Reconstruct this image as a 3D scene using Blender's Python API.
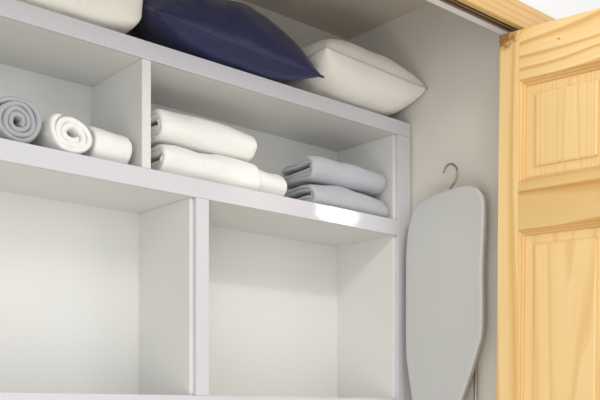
import bpy, bmesh, math, random
from mathutils import Vector, Matrix, noise
for o in list(bpy.data.objects): bpy.data.objects.remove(o)
S=bpy.context.scene; C=S.collection; R=math.radians; random.seed(4)

# ------------------------------------------------ camera, world, lights, exposure
CZ=1.0
cd=bpy.data.cameras.new('camera'); cam=bpy.data.objects.new('camera',cd); C.objects.link(cam)
cam.location=(0,0,CZ); cam.rotation_euler=(R(90),0,-math.atan2(.6563,.7543))
cd.sensor_width=36; cd.lens=896/600*36; cd.shift_y=213/600; cd.clip_start=.02
S.camera=cam
S.view_settings.view_transform='Standard'; S.view_settings.look='None'
S.view_settings.exposure=.06; S.view_settings.gamma=1
try: S.view_settings.use_curve_mapping=False
except Exception: pass
w=bpy.data.worlds.new('world'); S.world=w; w.use_nodes=True
w.node_tree.nodes['Background'].inputs[0].default_value=(.97,.985,1,1)
w.node_tree.nodes['Background'].inputs[1].default_value=.86
def area(name,loc,target,size,size_y,power,col,spread=180):
    l=bpy.data.lights.new(name,'AREA'); l.shape='RECTANGLE'; l.size=size; l.size_y=size_y
    l.energy=power; l.color=col; l.spread=R(spread)
    o=bpy.data.objects.new(name,l); C.objects.link(o); o.location=loc
    o.rotation_euler=(Vector(target)-Vector(loc)).to_track_quat('-Z','Y').to_euler(); return o
area('ceiling_lamp_light',(1.0,.2,2.45),(1.35,1.7,1.3),.5,.5,7,(1,.95,.87))
sp=bpy.data.lights.new('right_bay_fill_light','SPOT'); sp.energy=22; sp.color=(1,.97,.92); sp.spot_size=R(30); sp.spot_blend=.7; sp.shadow_soft_size=.05  # added spot that brightens the right bay, no known fitting
so=bpy.data.objects.new('right_bay_fill_light',sp); C.objects.link(so); so.location=(1.15,.45,2.38)
so.rotation_euler=(Vector((1.74,1.95,1.28))-so.location).to_track_quat('-Z','Y').to_euler()
area('left_fill_light',(-1.7,-.9,1.0),(1.9,1.9,1.5),1.4,1.4,18,(.97,.98,1))  # added fill from the left for side panel and closet, no known window
area('front_fill_light',(.7,-2.3,1.9),(1.6,1.8,1.4),1.6,1.2,6,(1,.985,.96))  # added soft fill from behind the camera, no known window
area('low_fill_light',(.45,.5,.35),(1.8,1.95,1.5),.7,.7,7,(1,.99,.97))  # added low fill, stands in for light bounced off the floor
area('side_fill_light',(2.55,-.5,1.9),(1.95,1.3,1.4),.7,.9,4,(1,.98,.95))  # added side fill to brighten the door mouldings, no known window
# added narrow beam that makes the bright patch on the shelf edge
area('edge_patch_light',(1.175,.12,1.762),(1.705,1.80,1.550),.14,.045,.055,(1,1,1),.6)

# ------------------------------------------------ materials
def nt(name):
    m=bpy.data.materials.new(name); m.use_nodes=True
    return m,m.node_tree.nodes,m.node_tree.links,m.node_tree.nodes['Principled BSDF']
def paint(name,col,rough=.6,bump=.0,bscale=60,var=.03,spec=.5):
    m,n,l,b=nt(name)
    tc=n.new('ShaderNodeTexCoord'); nz=n.new('ShaderNodeTexNoise'); nz.inputs['Scale'].default_value=3.2
    l.new(tc.outputs['Object'],nz.inputs['Vector'])
    r=n.new('ShaderNodeValToRGB'); r.color_ramp.elements[0].position=.3; r.color_ramp.elements[1].position=.7
    r.color_ramp.elements[0].color=tuple(c*(1-var) for c in col)+(1,); r.color_ramp.elements[1].color=tuple(min(1,c*(1+var)) for c in col)+(1,)
    l.new(nz.outputs[0],r.inputs[0]); l.new(r.outputs[0],b.inputs['Base Color'])
    b.inputs['Roughness'].default_value=rough; b.inputs['Specular IOR Level'].default_value=spec
    if bump:
        n2=n.new('ShaderNodeTexNoise'); n2.inputs['Scale'].default_value=bscale; n2.inputs['Detail'].default_value=5
        l.new(tc.outputs['Object'],n2.inputs['Vector'])
        bp=n.new('ShaderNodeBump'); bp.inputs['Strength'].default_value=bump; bp.inputs['Distance'].default_value=.003
        l.new(n2.outputs[0],bp.inputs['Height']); l.new(bp.outputs[0],b.inputs['Normal'])
    return m
def fabric(name,col,bump=.5,scale=450,sheen=.3,wr=0):
    m,n,l,b=nt(name)
    tc=n.new('ShaderNodeTexCoord'); nz=n.new('ShaderNodeTexNoise'); nz.inputs['Scale'].default_value=scale; nz.inputs['Detail'].default_value=3
    n2=n.new('ShaderNodeTexNoise'); n2.inputs['Scale'].default_value=14; n2.inputs['Detail'].default_value=3
    l.new(tc.outputs['Object'],nz.inputs['Vector']); l.new(tc.outputs['Object'],n2.inputs['Vector'])
    r=n.new('ShaderNodeValToRGB'); r.color_ramp.elements[0].color=tuple(c*.93 for c in col)+(1,); r.color_ramp.elements[1].color=tuple(min(1,c*1.06) for c in col)+(1,)
    r.color_ramp.elements[0].position=.35; r.color_ramp.elements[1].position=.65
    l.new(nz.outputs[0],r.inputs[0]); l.new(r.outputs[0],b.inputs['Base Color'])
    b.inputs['Roughness'].default_value=.9; b.inputs['Sheen Weight'].default_value=sheen; b.inputs['Specular IOR Level'].default_value=.15
    bp=n.new('ShaderNodeBump'); bp.inputs['Strength'].default_value=bump; bp.inputs['Distance'].default_value=.0015
    l.new(nz.outputs[0],bp.inputs['Height'])
    b2=n.new('ShaderNodeBump'); b2.inputs['Strength'].default_value=.25+wr; b2.inputs['Distance'].default_value=.006
    l.new(n2.outputs[0],b2.inputs['Height']); l.new(bp.outputs[0],b2.inputs['Normal']); l.new(b2.outputs[0],b.inputs['Normal'])
    return m
def pine(name,along='Z',cathedral=None,knots=(),tone=.97,stretch=.07,ring=60,con=1.0,tint=(1,1,1)):
    """pine: growth rings stretched along one local axis; knots = (x,z,radius_x,radius_z,strength)"""
    m,n,l,b=nt(name)
    tc=n.new('ShaderNodeTexCoord'); mp=n.new('ShaderNodeMapping'); l.new(tc.outputs['Object'],mp.inputs[0])
    sc=(1,1,stretch) if along=='Z' else (stretch,1,1)
    mp.inputs['Scale'].default_value=sc
    if cathedral: mp.inputs['Location'].default_value=cathedral
    nz=n.new('ShaderNodeTexNoise'); nz.inputs['Scale'].default_value=5; nz.inputs['Detail'].default_value=2
    l.new(mp.outputs[0],nz.inputs['Vector'])
    mx=n.new('ShaderNodeMixRGB'); mx.blend_type='LINEAR_LIGHT'; mx.inputs[0].default_value=.11
    l.new(mp.outputs[0],mx.inputs[1]); l.new(nz.outputs['Color'],mx.inputs[2])
    wv=n.new('ShaderNodeTexWave')
    if cathedral: wv.wave_type='RINGS'; wv.rings_direction='SPHERICAL'
    else: wv.wave_type='BANDS'; wv.bands_direction='X' if along=='Z' else 'Z'
    wv.wave_profile='SAW'; wv.inputs['Scale'].default_value=ring/6.28; wv.inputs['Distortion'].default_value=.8; wv.inputs['Detail'].default_value=2
    l.new(mx.outputs[0],wv.inputs['Vector'])
    r=n.new('ShaderNodeValToRGB'); e=r.color_ramp.elements
    t=tone
    base=(.94,.665,.31)
    def cc(c): return tuple((base[i]+(c[i]-base[i])*con)*t*tint[i] for i in range(3))+(1,)
    e[0].position=0; e[0].color=cc((.96,.70,.36))
    e[1].position=1; e[1].color=cc((.86,.56,.20))
    q=e.new(.6); q.color=cc((.93,.65,.28))
    q=e.new(.86); q.color=cc((.68,.35,.08))
    l.new(wv.outputs[0],r.inputs[0])
    fn=n.new('ShaderNodeTexNoise'); fn.inputs['Scale'].default_value=1; fn.inputs['Detail'].default_value=3
    fm=n.new('ShaderNodeMapping'); l.new(tc.outputs['Object'],fm.inputs[0]); fm.inputs['Scale'].default_value=(260,260,6) if along=='Z' else (6,260,260)
    l.new(fm.outputs[0],fn.inputs['Vector'])
    ml=n.new('ShaderNodeMixRGB'); ml.blend_type='MULTIPLY'; ml.inputs[0].default_value=.16
    l.new(r.outputs[0],ml.inputs[1]); l.new(fn.outputs[0],ml.inputs[2])
    hs=n.new('ShaderNodeMixRGB'); hs.blend_type='MIX'; hs.inputs[2].default_value=(.90*t,.60*t,.24*t,1)
    big=n.new('ShaderNodeTexNoise'); big.inputs['Scale'].default_value=4; l.new(mp.outputs[0],big.inputs['Vector'])
    bf=n.new('ShaderNodeMath'); bf.operation='MULTIPLY'; bf.inputs[1].default_value=.55; l.new(big.outputs[0],bf.inputs[0]); l.new(bf.outputs[0],hs.inputs[0]); l.new(ml.outputs[0],hs.inputs[1])
    out=hs.outputs[0]
    for (kx,kz,rx,rz,st) in knots:
        km=n.new('ShaderNodeMapping'); l.new(tc.outputs['Object'],km.inputs[0])
        km.inputs['Location'].default_value=(-kx/rx,0,-kz/rz); km.inputs['Scale'].default_value=(1/rx,0,1/rz)
        kd=n.new('ShaderNodeVectorMath'); kd.operation='LENGTH'; l.new(km.outputs[0],kd.inputs[0])
        kn=n.new('ShaderNodeTexNoise'); kn.inputs['Scale'].default_value=90; l.new(tc.outputs['Object'],kn.inputs['Vector'])
        ad=n.new('ShaderNodeMath'); ad.operation='ADD'; l.new(kd.outputs['Value'],ad.inputs[0]); l.new(kn.outputs[0],ad.inputs[1])
        kr=n.new('ShaderNodeValToRGB'); kr.color_ramp.elements[0].position=.65; kr.color_ramp.elements[0].color=(st,)*3+(1,)
        kr.color_ramp.elements[1].position=1; kr.color_ramp.elements[1].color=(0,0,0,1)
        hf=n.new('ShaderNodeMath'); hf.operation='MULTIPLY'; hf.inputs[1].default_value=.86; l.new(ad.outputs[0],hf.inputs[0])
        l.new(hf.outputs[0],kr.inputs[0])
        k=n.new('ShaderNodeMixRGB'); k.inputs[2].default_value=(.30,.12,.03,1)
        l.new(kr.outputs[0],k.inputs[0]); l.new(out,k.inputs[1]); out=k.outputs[0]
    l.new(out,b.inputs['Base Color']); b.inputs['Roughness'].default_value=.38
    b.inputs['Coat Weight'].default_value=.15; b.inputs['Coat Roughness'].default_value=.3
    return m
M_wall=paint('closet_wall_paint',(.73,.70,.635),.75,.05,200)
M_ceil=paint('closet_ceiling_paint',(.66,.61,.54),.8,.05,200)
M_room=paint('room_wall_paint',(.82,.82,.83),.7,.05,200)
M_lam=paint('white_laminate',(.715,.712,.69),.45,0,var=.01)
M_edge=paint('satin_shelf_edging',(.61,.605,.64),.3,0,var=.01)
M_carpet=paint('beige_carpet',(.62,.57,.50),.95,.6,300)
M_trimw=paint('white_trim_paint',(.80,.79,.80),.5)
M_track=paint('brown_track_metal',(.035,.02,.012),.4); M_track.node_tree.nodes['Principled BSDF'].inputs['Metallic'].default_value=.6
M_trackl=paint('tan_track_metal',(.24,.16,.09),.4)
M_white=fabric('white_terry',(.87,.865,.84),.6,500)
M_cream=fabric('cream_cotton',(.86,.84,.79),.3,700,wr=.3)
M_creamw=fabric('warm_white_cotton',(.88,.86,.79),.3,700,wr=.4)
M_grey=fabric('grey_terry',(.46,.47,.51),.7,420)
M_greyd=fabric('grey_terry_roll',(.42,.43,.45),.8,380)
M_navy=fabric('navy_satin',(.011,.015,.078),.15,600,sheen=.1,wr=1.2)
M_navy.node_tree.nodes['Principled BSDF'].inputs['Roughness'].default_value=.45
M_navy.node_tree.nodes['Principled BSDF'].inputs['Specular IOR Level'].default_value=.5
M_piping=fabric('navy_piping',(.05,.03,.14),.2)
M_board=fabric('pale_grey_board_cover',(.565,.57,.555),.2,900,sheen=.1)
M_rim=paint('grey_brown_board_rim',(.30,.275,.25),.6)
M_metal=paint('brushed_steel',(.42,.38,.34),.32); M_metal.node_tree.nodes['Principled BSDF'].inputs['Metallic'].default_value=.85

# ------------------------------------------------ helpers
def link(name,bm,mat,parent=None,smooth=False,bevel=0,kind=None):
    bmesh.ops.recalc_face_normals(bm,faces=bm.faces)
    me=bpy.data.meshes.new(name); bm.to_mesh(me); bm.free()
    if smooth:
        for p in me.polygons: p.use_smooth=True
    o=bpy.data.objects.new(name,me); C.objects.link(o); me.materials.append(mat)
    if parent: o.parent=parent
    if bevel:
        b=o.modifiers.new('bevel','BEVEL'); b.width=bevel; b.segments=2; b.limit_method='ANGLE'
    if kind: o['kind']=kind
    return o
def box(bm,x0,x1,y0,y1,z0,z1):
    v=[bm.verts.new((x,y,z)) for x in (x0,x1) for y in (y0,y1) for z in (z0,z1)]
    for f in ((0,1,3,2),(4,6,7,5),(0,4,5,1),(2,3,7,6),(0,2,6,4),(1,5,7,3)): bm.faces.new([v[i] for i in f])
def boxobj(name,dims,mat,parent=None,bevel=.0,kind=None):
    bm=bmesh.new(); box(bm,*dims); return link(name,bm,mat,parent,bevel=bevel,kind=kind)
def empty(name,loc,label=None,cat=None,group=None,rz=0,kind=None):
    o=bpy.data.objects.new(name,None); o.empty_display_size=.05; C.objects.link(o); o.location=loc; o.rotation_euler=(0,0,rz)
    if label: o['label']=label; o['category']=cat
    if group: o['group']=group
    if kind: o['kind']=kind
    return o
def tag(o,label,cat,group=None):
    o['label']=label; o['category']=cat
    if group: o['group']=group
    return o
def tube(bm,pts,r,n=10):
    pts=[Vector(p) for p in pts]; rings=[]
    for i,p in enumerate(pts):
        d=(pts[min(i+1,len(pts)-1)]-pts[max(i-1,0)]).normalized()
        up=Vector((1,0,0)) if abs(d.x)<.9 else Vector((0,1,0))
        a=d.cross(up).normalized(); b=d.cross(a)
        rr=r(i/(len(pts)-1)) if callable(r) else r
        rings.append([bm.verts.new(p+a*math.cos(2*math.pi*k/n)*rr+b*math.sin(2*math.pi*k/n)*rr) for k in range(n)])
    for A,B in zip(rings,rings[1:]):
        for k in range(n): bm.faces.new((A[k],A[(k+1)%n],B[(k+1)%n],B[k]))
    bm.faces.new(rings[0]); bm.faces.new(rings[-1][::-1])
def smoothpath(pts,n=8):
    P=[Vector(p) for p in pts]; P=[P[0]*2-P[1]]+P+[P[-1]*2-P[-2]]; out=[]
    for i in range(1,len(P)-2):
        for k in range(n):
            t=k/n; a,b,c,d=P[i-1:i+3]
            out.append(.5*((2*b)+(c-a)*t+(2*a-5*b+4*c-d)*t*t+(3*b-a-3*c+d)*t**3))
    out.append(P[-2]); return out

# ------------------------------------------------ the setting
XW=2.01; YB=2.075; ZC=2.20
boxobj('floor',(-2.6,3.2,-1.8,2.2,-.06,0),M_carpet,kind='structure')
boxobj('wall_back',(-.4,XW+.1,YB,YB+.1,0,2.35),M_wall,kind='structure')
boxobj('wall_right',(XW,XW+.1,1.416,YB,0,2.35),M_wall,kind='structure')
boxobj('wall_left',(-.5,-.4,1.416,YB+.1,0,2.35),M_wall,kind='structure')
boxobj('ceiling',(-.4,XW,1.416,YB,ZC,ZC+.08),M_ceil,kind='structure')
bm=bmesh.new()                                    # the room wall the closet opens through
box(bm,-1.6,3.2,1.361,1.416,2.012,2.75); box(bm,XW+.006,3.2,1.361,1.416,0,2.012); box(bm,-1.6,-.5,1.361,1.416,0,2.012)
link('wall_front',bm,M_room,kind='structure')
# header: painted strip, brown double track, pine casing
M_cas=pine('pine_casing_wood','X',tone=.76,stretch=.05,ring=90,con=.6,tint=(1,.88,.72))
boxobj('trim_1',(-.4,XW,1.397,1.416,1.985,2.0118),M_trimw,kind='structure')
bm=bmesh.new(); box(bm,-.4,XW+.004,1.3615,1.3965,2.0,2.0118)
link('trim_2',bm,M_track,kind='structure')
bm=bmesh.new()
for y in (1.3625,1.376,1.391): box(bm,-.4,XW+.002,y,y+.0045,1.986,2.0005)
tr=link('track_rib',bm,M_trackl); tr.parent=bpy.data.objects['trim_2']
bm=bmesh.new(); box(bm,-1.3,2.16,1.343,1.361,1.978,2.043)
link('trim_3',bm,M_cas,bevel=.004,kind='structure')
bm=bmesh.new(); box(bm,2.085,2.16,1.345,1.3605,0,1.9775)
link('trim_4',bm,pine('pine_jamb_wood','Z'),bevel=.004,kind='structure')

# ------------------------------------------------ shelving unit
D=1.80; DP=2.055
u=empty('shelving_unit',(1.0,1.93,0),'white built-in open shelving unit with lavender-white edging across the closet','shelving')
def up(name,dims,mat,bevel=.0015):
    x0,x1,y0,y1,z0,z1=dims
    return boxobj(name,(x0-1,x1-1,y0-1.93,y1-1.93,z0,z1),mat,u,bevel)
Z1,Z2,Z3=1.043,1.568,1.863
XL=.02
for zt,th in ((Z3,.042),(Z2,.046),(Z1,.046),(.52,.046)):
    s=up('shelf',(XL,1.95,D+.012,DP-.006,zt-th,zt),M_lam)
    x1=2.004
    e=boxobj('edge_strip',(XL-1,(x1 if zt==Z3 else 1.9485)-1,D-1.93,D+.012-1.93,zt-th,zt),M_edge,s,.0015)
    e['label']='lavender-white front edging of the shelf'
up('back_panel',(XL,2.0,DP-.006,DP,.02,Z3),M_lam)
p=up('side_panel',(1.940,2.004,D+.012,DP-.006,0,Z3-.042),M_lam)
boxobj('edge_strip',(.9486,1.004,D-1.93,D+.012-1.93,0,Z3-.0422),M_edge,p,.0015)
p=up('side_panel',(XL-.02,XL,D,DP-.006,0,Z3),M_lam)
up('divider',(1.0855,1.1095,D+.004,DP-.006,Z2,Z3-.042),M_lam)
for z0,z1 in ((Z1,Z2-.046),(.52,Z1-.046),(0,.474)):
    p=up('divider',(1.2226,1.262,D+.012,DP-.006,z0,z1),M_lam)
    boxobj('edge_strip',(.2326,.2708,D-.001-1.93,D+.012-1.93,z0,z1),M_edge,p,.0015)

# ------------------------------------------------ door (open pine leaf)
th=math.atan2(-.984,.179)
door=empty('door_1',(1.882,1.41,0),None,None,rz=th,kind='structure')
door.rotation_euler=(0,R(.55),th)
W=.345; T=.034; HT=1.9646
# local: x along the leaf, y: visible face towards -y?  (face seen by the camera is the -X world side)
FY=-1   # set so that the seen face is local y = 0, body extends to the other side
def dbox(name,x0,x1,z0,z1,mat): return boxobj(name,(x0,x1,0,T,z0,z1),mat,door,.0012)
st_w=.0548
dz=[(.03,.26),(.80,.95),(1.461,1.581),(1.838,HT)]
M_st=pine('pine_stile_wood','Z',ring=34,con=.8,knots=[(.006,1.952,.075,.050,.95)])
M_st2=pine('pine_far_stile_wood','Z',ring=90)
M_rail=pine('pine_rail_wood','X',ring=40,stretch=.12,tone=.84,con=1.2,tint=(1,.93,.8))
M_railt=pine('pine_top_rail_wood','X',ring=42,stretch=.3,con=1.0,knots=[(.158,1.916,.006,.004,.8),(.052,1.955,.014,.012,.3)])
dbox('stile',0,st_w,.03,HT,M_st); dbox('stile',W-st_w,W,.03,HT,M_st2)
for i,(a,b) in enumerate(dz): dbox('rail',st_w,W-st_w,a,b,M_railt if i==3 else M_rail)
M_stick=pine('pine_moulding_wood','Z',ring=7,stretch=1,tone=.85,con=.3,tint=(1,.86,.64))
def frame_ring(bm,x0,x1,z0,z1,prof):
    """mitred ring; prof = list of (inset, depth)"""
    rs=[]
    for ins,dep in prof:
        rs.append([bm.verts.new(q) for q in ((x0+ins,dep,z0+ins),(x1-ins,dep,z0+ins),(x1-ins,dep,z1-ins),(x0+ins,dep,z1-ins))])
    for A,B in zip(rs,rs[1:]):
        for k in range(4): bm.faces.new((A[k],A[(k+1)%4],B[(k+1)%4],B[k]))
    return rs
for i,(z0,z1) in enumerate(((.26,.80),(.95,1.461),(1.581,1.838))):
    bm=bmesh.new(); x0,x1=st_w,W-st_w
    frame_ring(bm,x0-.0005,x1+.0005,z0-.0005,z1+.0005,[(0,.0008),(.0015,.005),(.0065,.009),(.0075,.0125),(.0125,.015),(.0135,.0185),(.0165,.0195),(.0165,.026),(.0,.026),(0,.0008)])
    link('moulding',bm,M_stick,door)
    bm=bmesh.new()
    prof=[(.010,.019),(.037,.019),(.0385,.0132),(.0425,.0118),(.043,.0115)]
    rs=frame_ring(bm,x0,x1,z0,z1,prof); bm.faces.new(rs[-1])
    rb=frame_ring(bm,x0,x1,z0,z1,[(.010,.019),(.010,.028)]); bm.faces.new(rb[-1])
    bmesh.ops.remove_doubles(bm,verts=bm.verts,dist=.00001)
    cath={0:(-.17,.03,-.02),1:(-.172,.02,-.104),2:(-.24,.05,-.6*.07)}[i]
    mp=pine('pine_panel_wood','Z',cathedral=cath,ring=(120,75,300)[i],con=(.5,.45,.35)[i],stretch=(.07,.055,.03)[i])
    link('panel',bm,mp,door)

# ------------------------------------------------ pillows
def pillow(name,L,Dp,H,mat,loc,rot,seed,pinch=.5,seam=True,power=.5,wr=.006,sag=0,nx=56,ny=36,pmat=None):
    """two puffed sheets joined at a seam; corners drawn out to points"""
    bm=bmesh.new(); top={}; bot={}
    def edge(u,v):
        e=(1-abs(u)**2.6)*(1-abs(v)**2.6); return max(e,0)**power
    for i in range(nx+1):
        for j in range(ny+1):
            a=-1+2*i/nx; b=-1+2*j/ny
            a=math.sin(a*math.pi/2)*.55+a*.45; b=math.sin(b*math.pi/2)*.55+b*.45
            k=1-pinch*.16*(1-b*b); k2=1-pinch*.16*(1-a*a)
            x=a*L/2*(1-pinch*.13*(1-b*b)*abs(a)); y=b*Dp/2*(1-pinch*.16*(1-a*a)*abs(b))
            h=edge(a,b)*H/2
            q=Vector((x*9+seed,y*9,seed)); nn=noise.noise(q)+.5*noise.noise(q*2.3)
            ps=Vector((x,y,0)); z=sag*(a*a)
            rim=(i in (0,nx) or j in (0,ny))
            top[i,j]=bm.verts.new((x,y,z+h+nn*wr*(h/(H/2))))
            if rim: bot[i,j]=top[i,j]
            else: bot[i,j]=bm.verts.new((x,y,z-h*.95+nn*wr*.6*(h/(H/2))))
    for i in range(nx):
        for j in range(ny):
            bm.faces.new((top[i,j],top[i+1,j],top[i+1,j+1],top[i,j+1]))
            bm.faces.new((bot[i,j+1],bot[i+1,j+1],bot[i+1,j],bot[i,j]))
    rim=[top[i,0].co.copy() for i in range(nx+1)]+[top[nx,j].co.copy() for j in range(1,ny+1)]+[top[i,ny].co.copy() for i in range(nx-1,-1,-1)]+[top[0,j].co.copy() for j in range(ny-1,0,-1)]
    o=link(name,bm,mat,smooth=True); o.location=loc; o.rotation_euler=rot
    if seam:
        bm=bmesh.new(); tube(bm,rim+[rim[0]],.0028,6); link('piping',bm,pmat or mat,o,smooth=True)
    return o
M_seamshade=fabric('seam_crease_shade',(.60,.56,.50),.2)  # shade of the seam crease, put into the piping colour
p=pillow('pillow',.40,.26,.168,M_cream,(1.804,1.868,1.952),(R(-3),R(2),R(0)),3.1,pinch=.15,power=.40,pmat=M_seamshade)
tag(p,'cream pillow with piped edge on the top shelf against the right wall','pillow')
p=pillow('cushion',.515,.37,.185,M_navy,(1.348,1.910,1.986),(R(31),R(2.5),R(0)),8.4,pinch=.22,power=.62,wr=.011,sag=.010,pmat=M_navy)
tag(p,'navy blue cushion with pointed corners leaning back between two pale pillows','cushion')
p=pillow('pillow',.602,.25,.25,M_creamw,(.786,1.922,1.989),(0,0,0),5.7,pinch=0,power=.08,seam=False)
tag(p,'white plump pillow at the left end of the top shelf beside the navy cushion','pillow')

# ------------------------------------------------ towels
def sheet(bm,path,half,L,wob=.0,seed=0,axis='X',endround=.006,taper=None):
    """thick cloth strip following a 2D path (a,b), extruded along its width L, with soft ends"""
    n=len(path); nrm=[]
    for i in range(n):
        a=Vector(path[max(i-1,0)]); b=Vector(path[min(i+1,n-1)]); d=(b-a); d=d.normalized() if d.length else Vector((1,0))
        nrm.append(Vector((-d.y,d.x)))
    st=[0,.0015,.004,endround+.003]+[endround+.003+(L-2*endround-.006)*k/8 for k in range(1,8)]+[L-endround-.003,L-.004,L-.0015,L]
    fac=[.25,.62,.88,1]+[1]*7+[1,.88,.62,.25]
    rows=[]
    for s,f in zip(st,fac):
        ring=[]
        for sd in (1,-1):
            idx=range(n) if sd==1 else range(n-1,-1,-1)
            for i in idx:
                endf=1
                if i in (0,n-1): endf=.35
                elif i in (1,n-2): endf=.8
                h=half*f*endf
                p=Vector(path[i])+nrm[i]*sd*h
                w=wob*noise.noise(Vector((p.x*22+seed,p.y*22,s*11)))
                off=wob*1.6*noise.noise(Vector((i*.13+seed,3,0)))*(1 if s<L/2 else -1)
                p=p+nrm[i]*w
                k=s+off-L/2
                ring.append(bm.verts.new((k,p.x,p.y) if axis=='X' else (p.x,k,p.y)))
        rows.append(ring)
    m=2*n
    for A,B in zip(rows,rows[1:]):
        for k in range(m): bm.faces.new((A[k],A[(k+1)%m],B[(k+1)%m],B[k]))
    for Rr,fl in ((rows[0],1),(rows[-1],-1)):
        for k in range(n-1): bm.faces.new((Rr[k],Rr[k+1],Rr[m-2-k],Rr[m-1-k]))
def spiral(r0,r1,turns,sq=1.0,start=0,n=34):
    out=[]; N=int(turns*n)
    for i in range(N+1):
        t=i/N; a=start+2*math.pi*turns*t; r=r0+(r1-r0)*t
        wb=1+.05*math.sin(a*2+1)+.03*math.sin(a*3.3)
        out.append((math.cos(a)*r*wb/sq**.5,math.sin(a)*r*wb*sq**.5))
    return out
def soften(bm,seed,amp,droop=0,fr=13):
    """loose cloth: slow swells over the whole towel and ends that sink a little"""
    x1=max(v.co.x for v in bm.verts); z0=min(v.co.z for v in bm.verts); h=max(v.co.z for v in bm.verts)-z0
    for v in bm.verts:
        p=v.co.copy(); k=(p.z-z0)/h
        n=lambda a: noise.noise(Vector((p.x*fr+seed+a,p.y*fr,p.z*fr*1.3+a)))
        v.co+=Vector((n(0)*amp*.6,n(7)*amp,n(13)*amp*k-droop*k*abs(p.x/x1)**3))
def roll(name,r,L,turns,mat,loc,rz,label,seed,start=0,sq=1,group=None,core=.006,axis='Y',dirn=1):
    g=(r-core)/turns; half=g*.45
    pts=[(x*dirn,z) for x,z in spiral(core,r-half,turns,sq,start)]
    bm=bmesh.new(); sheet(bm,pts,half,L,.0026,seed,axis); soften(bm,seed,.006)
    o=link(name,bm,mat,smooth=True); mn=min(v.co.z for v in o.data.vertices)
    o.location=(loc[0],loc[1],loc[2]-mn+.0005); o.rotation_euler=(0,0,rz); return tag(o,label,'towel',group)
G='rolled towels in the upper left shelf bay'
roll('rolled_towel',.057,.20,3.6,M_greyd,(.797,1.912,Z2),R(-3),'grey rolled towel with its spiral end forward, left of the white rolls',1.3,start=R(-60),group=G,core=.008)
roll('rolled_towel',.051,.19,2.6,M_white,(.9115,1.902,Z2),R(2),'white rolled towel showing a loose spiral end beside the grey roll',6.1,start=R(200),sq=.85,group=G,core=.012,dirn=-1)
roll('rolled_towel',.047,.094,2.4,M_white,(1.017,1.857,Z2),R(4),'white rolled towel turned sideways, nearest the small upper divider',2.2,start=R(150),group=G,core=.008,axis='X')
roll('rolled_towel',.045,.104,2.4,M_white,(1.501,1.878,Z2),R(3),'small white rolled towel between the folded white and folded grey stacks',9.2,start=R(150),core=.008,axis='X')

def folded_path(depth,H,layers,half,seed):
    """a towel folded over and over: a flattened spiral with its last round fold at the front (y = -depth/2)"""
    nh=int(layers*2); pitch=(H/2-half-half*1.05)/(nh-1); out=[]
    zc=0; side=1 if nh%2==0 else -1          # last half turn must be at the front
    z=half*1.05*-1
    r=half*1.05; x_in=depth/2-H/2
    zc=0
    cur=None
    for k in range(nh):
        rk=half*1.05+pitch*k
        sg=-1 if (nh-1-k)%2==0 else 1         # -1: fold at the front
        c0=(pitch/2)*(1 if k%2 else -1)*.5
        ex=(depth/2-rk-half)*(1 if k>0 else .85)
        start=1 if (k%2==0) else -1
        for q in range(15):
            a=math.pi*q/14
            yy=sg*(ex+math.sin(a)*rk); zz=c0+start*math.cos(a)*rk
            out.append((yy,zz))
        if k<nh-1:
            a=out[-1]; rk2=half*1.05+pitch*(k+1); ex2=(depth/2-rk2-half); b=(-sg*ex2, (pitch/2)*(1 if (k+1)%2 else -1)*.5-start*rk2)
            for q in range(1,12): out.append((a[0]+(b[0]-a[0])*q/12,a[1]+(b[1]-a[1])*q/12))
    a=out[-1]
    for q in range(1,14): out.append((a[0]+(depth*.86)*q/14,a[1]*(1-.04*q/14)))
    return out
def folded(name,xc,X,Y,dep,H,layers,mat,z,label,seed,group,rz=0):
    half=H/2/(2*layers)*.97
    pts=folded_path(dep,H,layers,half,seed)
    bm=bmesh.new(); sheet(bm,pts,half,X,.0036,seed,'X',.010); soften(bm,seed,.009,.007)
    o=link(name,bm,mat,smooth=True)
    mn=min(v.co.z for v in o.data.vertices)
    o.location=(xc,Y+dep/2,z-mn+.0005); o.rotation_euler=(0,0,rz); tag(o,label,'towel',group)
    mx=max(v.co.z for v in o.data.vertices)
    return o,z-mn+mx-.0015
G='folded white towels in the upper shelf bay'
_,zt=folded('folded_towel',1.297,.296,1.812,.18,.081,2.5,M_white,Z2,'lower white folded towel of the pair beside the small divider',4.4,G)
folded('folded_towel',1.291,.292,1.816,.18,.079,2.5,M_white,zt,'upper white folded towel resting on another white one',7.9,G,R(1))
G='folded grey towels in the upper shelf bay'
_,zt=folded('folded_towel',1.779,.286,1.815,.15,.067,2.5,M_grey,Z2,'lower grey folded towel of the pair near the right side panel',12.4,G)
folded('folded_towel',1.776,.282,1.818,.15,.066,2.5,M_grey,zt,'upper grey folded towel resting on the other grey one',17.9,G,R(-1))

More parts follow.
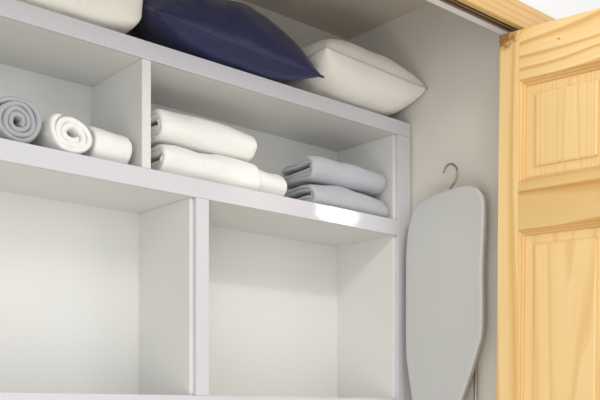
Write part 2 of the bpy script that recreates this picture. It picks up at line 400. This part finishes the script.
# ------------------------------------------------ ironing board hanging on the right wall
def uvYZ(uu,vv,X):
    a=(uu-300)/896; t=X/(.6563+.7545*a); return t*(.7543-.6563*a),CZ+t*(413-vv)/896
XB=1.945
edge=[(470,185.5),(476,188),(480.5,194),(482.5,203),(482,230),(480.5,267),(480.5,327),(476,350),(468,376),(460,400),(448,436),(438,456),(428,461),(421,452),(415,425),(411,400),(406.5,367),(405,347),(405,267),(406,240),(408,226),(412,211),(420,202),(433,195),(450,188.5),(462,185.5)]
P=[uvYZ(a,b,XB) for a,b in edge]
yc=sum(p[0] for p in P)/len(P)
ib=empty('ironing_board',(XB,yc,0),'pale grey ironing board hanging upright by a metal hook on the closet wall','ironing board')
cl=[Vector((0,a-yc,b)) for a,b in P]; cl=smoothpath(cl+[cl[0]],5)[:-1]
cen=sum(cl,Vector())/len(cl)
def slab(name,prof,mat,cap0,cap1):
    bm=bmesh.new(); rs=[]
    for x,ins in prof:
        ring=[]
        for i,p in enumerate(cl):
            d=(cl[(i+1)%len(cl)]-cl[i-1]).normalized(); nn=Vector((0,-d.z,d.y))
            if nn.dot(cen-p)<0: nn=-nn
            ring.append(bm.verts.new(p+nn*ins+Vector((x,0,0))))
        rs.append(ring)
    m=len(cl)
    for A,B in zip(rs,rs[1:]):
        for k in range(m): bm.faces.new((A[k],A[(k+1)%m],B[(k+1)%m],B[k]))
    if cap0: bm.faces.new(rs[0])
    if cap1: bm.faces.new(rs[-1])
    return link(name,bm,mat,ib,smooth=True)
slab('cover',[(0,.009),(.0006,.004),(.003,.001),(.007,0),(.011,.001)],M_board,True,True)
slab('tray',[(.0112,.0015),(.024,.0015),(.0262,.004),(.0262,.02)],M_rim,True,True)['label']='dark grey rim and underside'
hk=[uvYZ(a,b,XB+.018) for a,b in ((449,192),(452,186),(456,180),(458,172.5),(455.5,166.5),(451,164),(446.5,166.5),(443.5,173))]
bm=bmesh.new(); tube(bm,smoothpath([(.018,a-yc,b) for a,b in hk],6),.0034,8); link('hook',bm,M_metal,ib,smooth=True)['label']='steel wire hook'
bm=bmesh.new()
for (a,b) in ((477,345),):
    y0,z0=uvYZ(475.5,344,XB+.035); y1,z1=uvYZ(477.5,420,XB+.035)
    tube(bm,[(.035,y0-yc,z0),(.035,y0-yc-.001,.62)],.0052,10)
    tube(bm,[(.035,y0-yc,z0-.040),(.035,y0-yc,z0-.052)],.0075,10)
link('leg',bm,M_metal,ib,smooth=True)
bm=bmesh.new(); y0,_=uvYZ(425,400,XB+.035); tube(bm,[(.035,y0-yc,1.03),(.035,y0-yc,.62)],.0052,10)
link('leg',bm,M_metal,ib,smooth=True)
bm=bmesh.new(); ya,_=uvYZ(475.5,344,XB+.035); tube(bm,[(.035,ya-yc,.622),(.035,y0-yc,.622)],.0058,10)
link('foot_bar',bm,M_metal,ib,smooth=True)
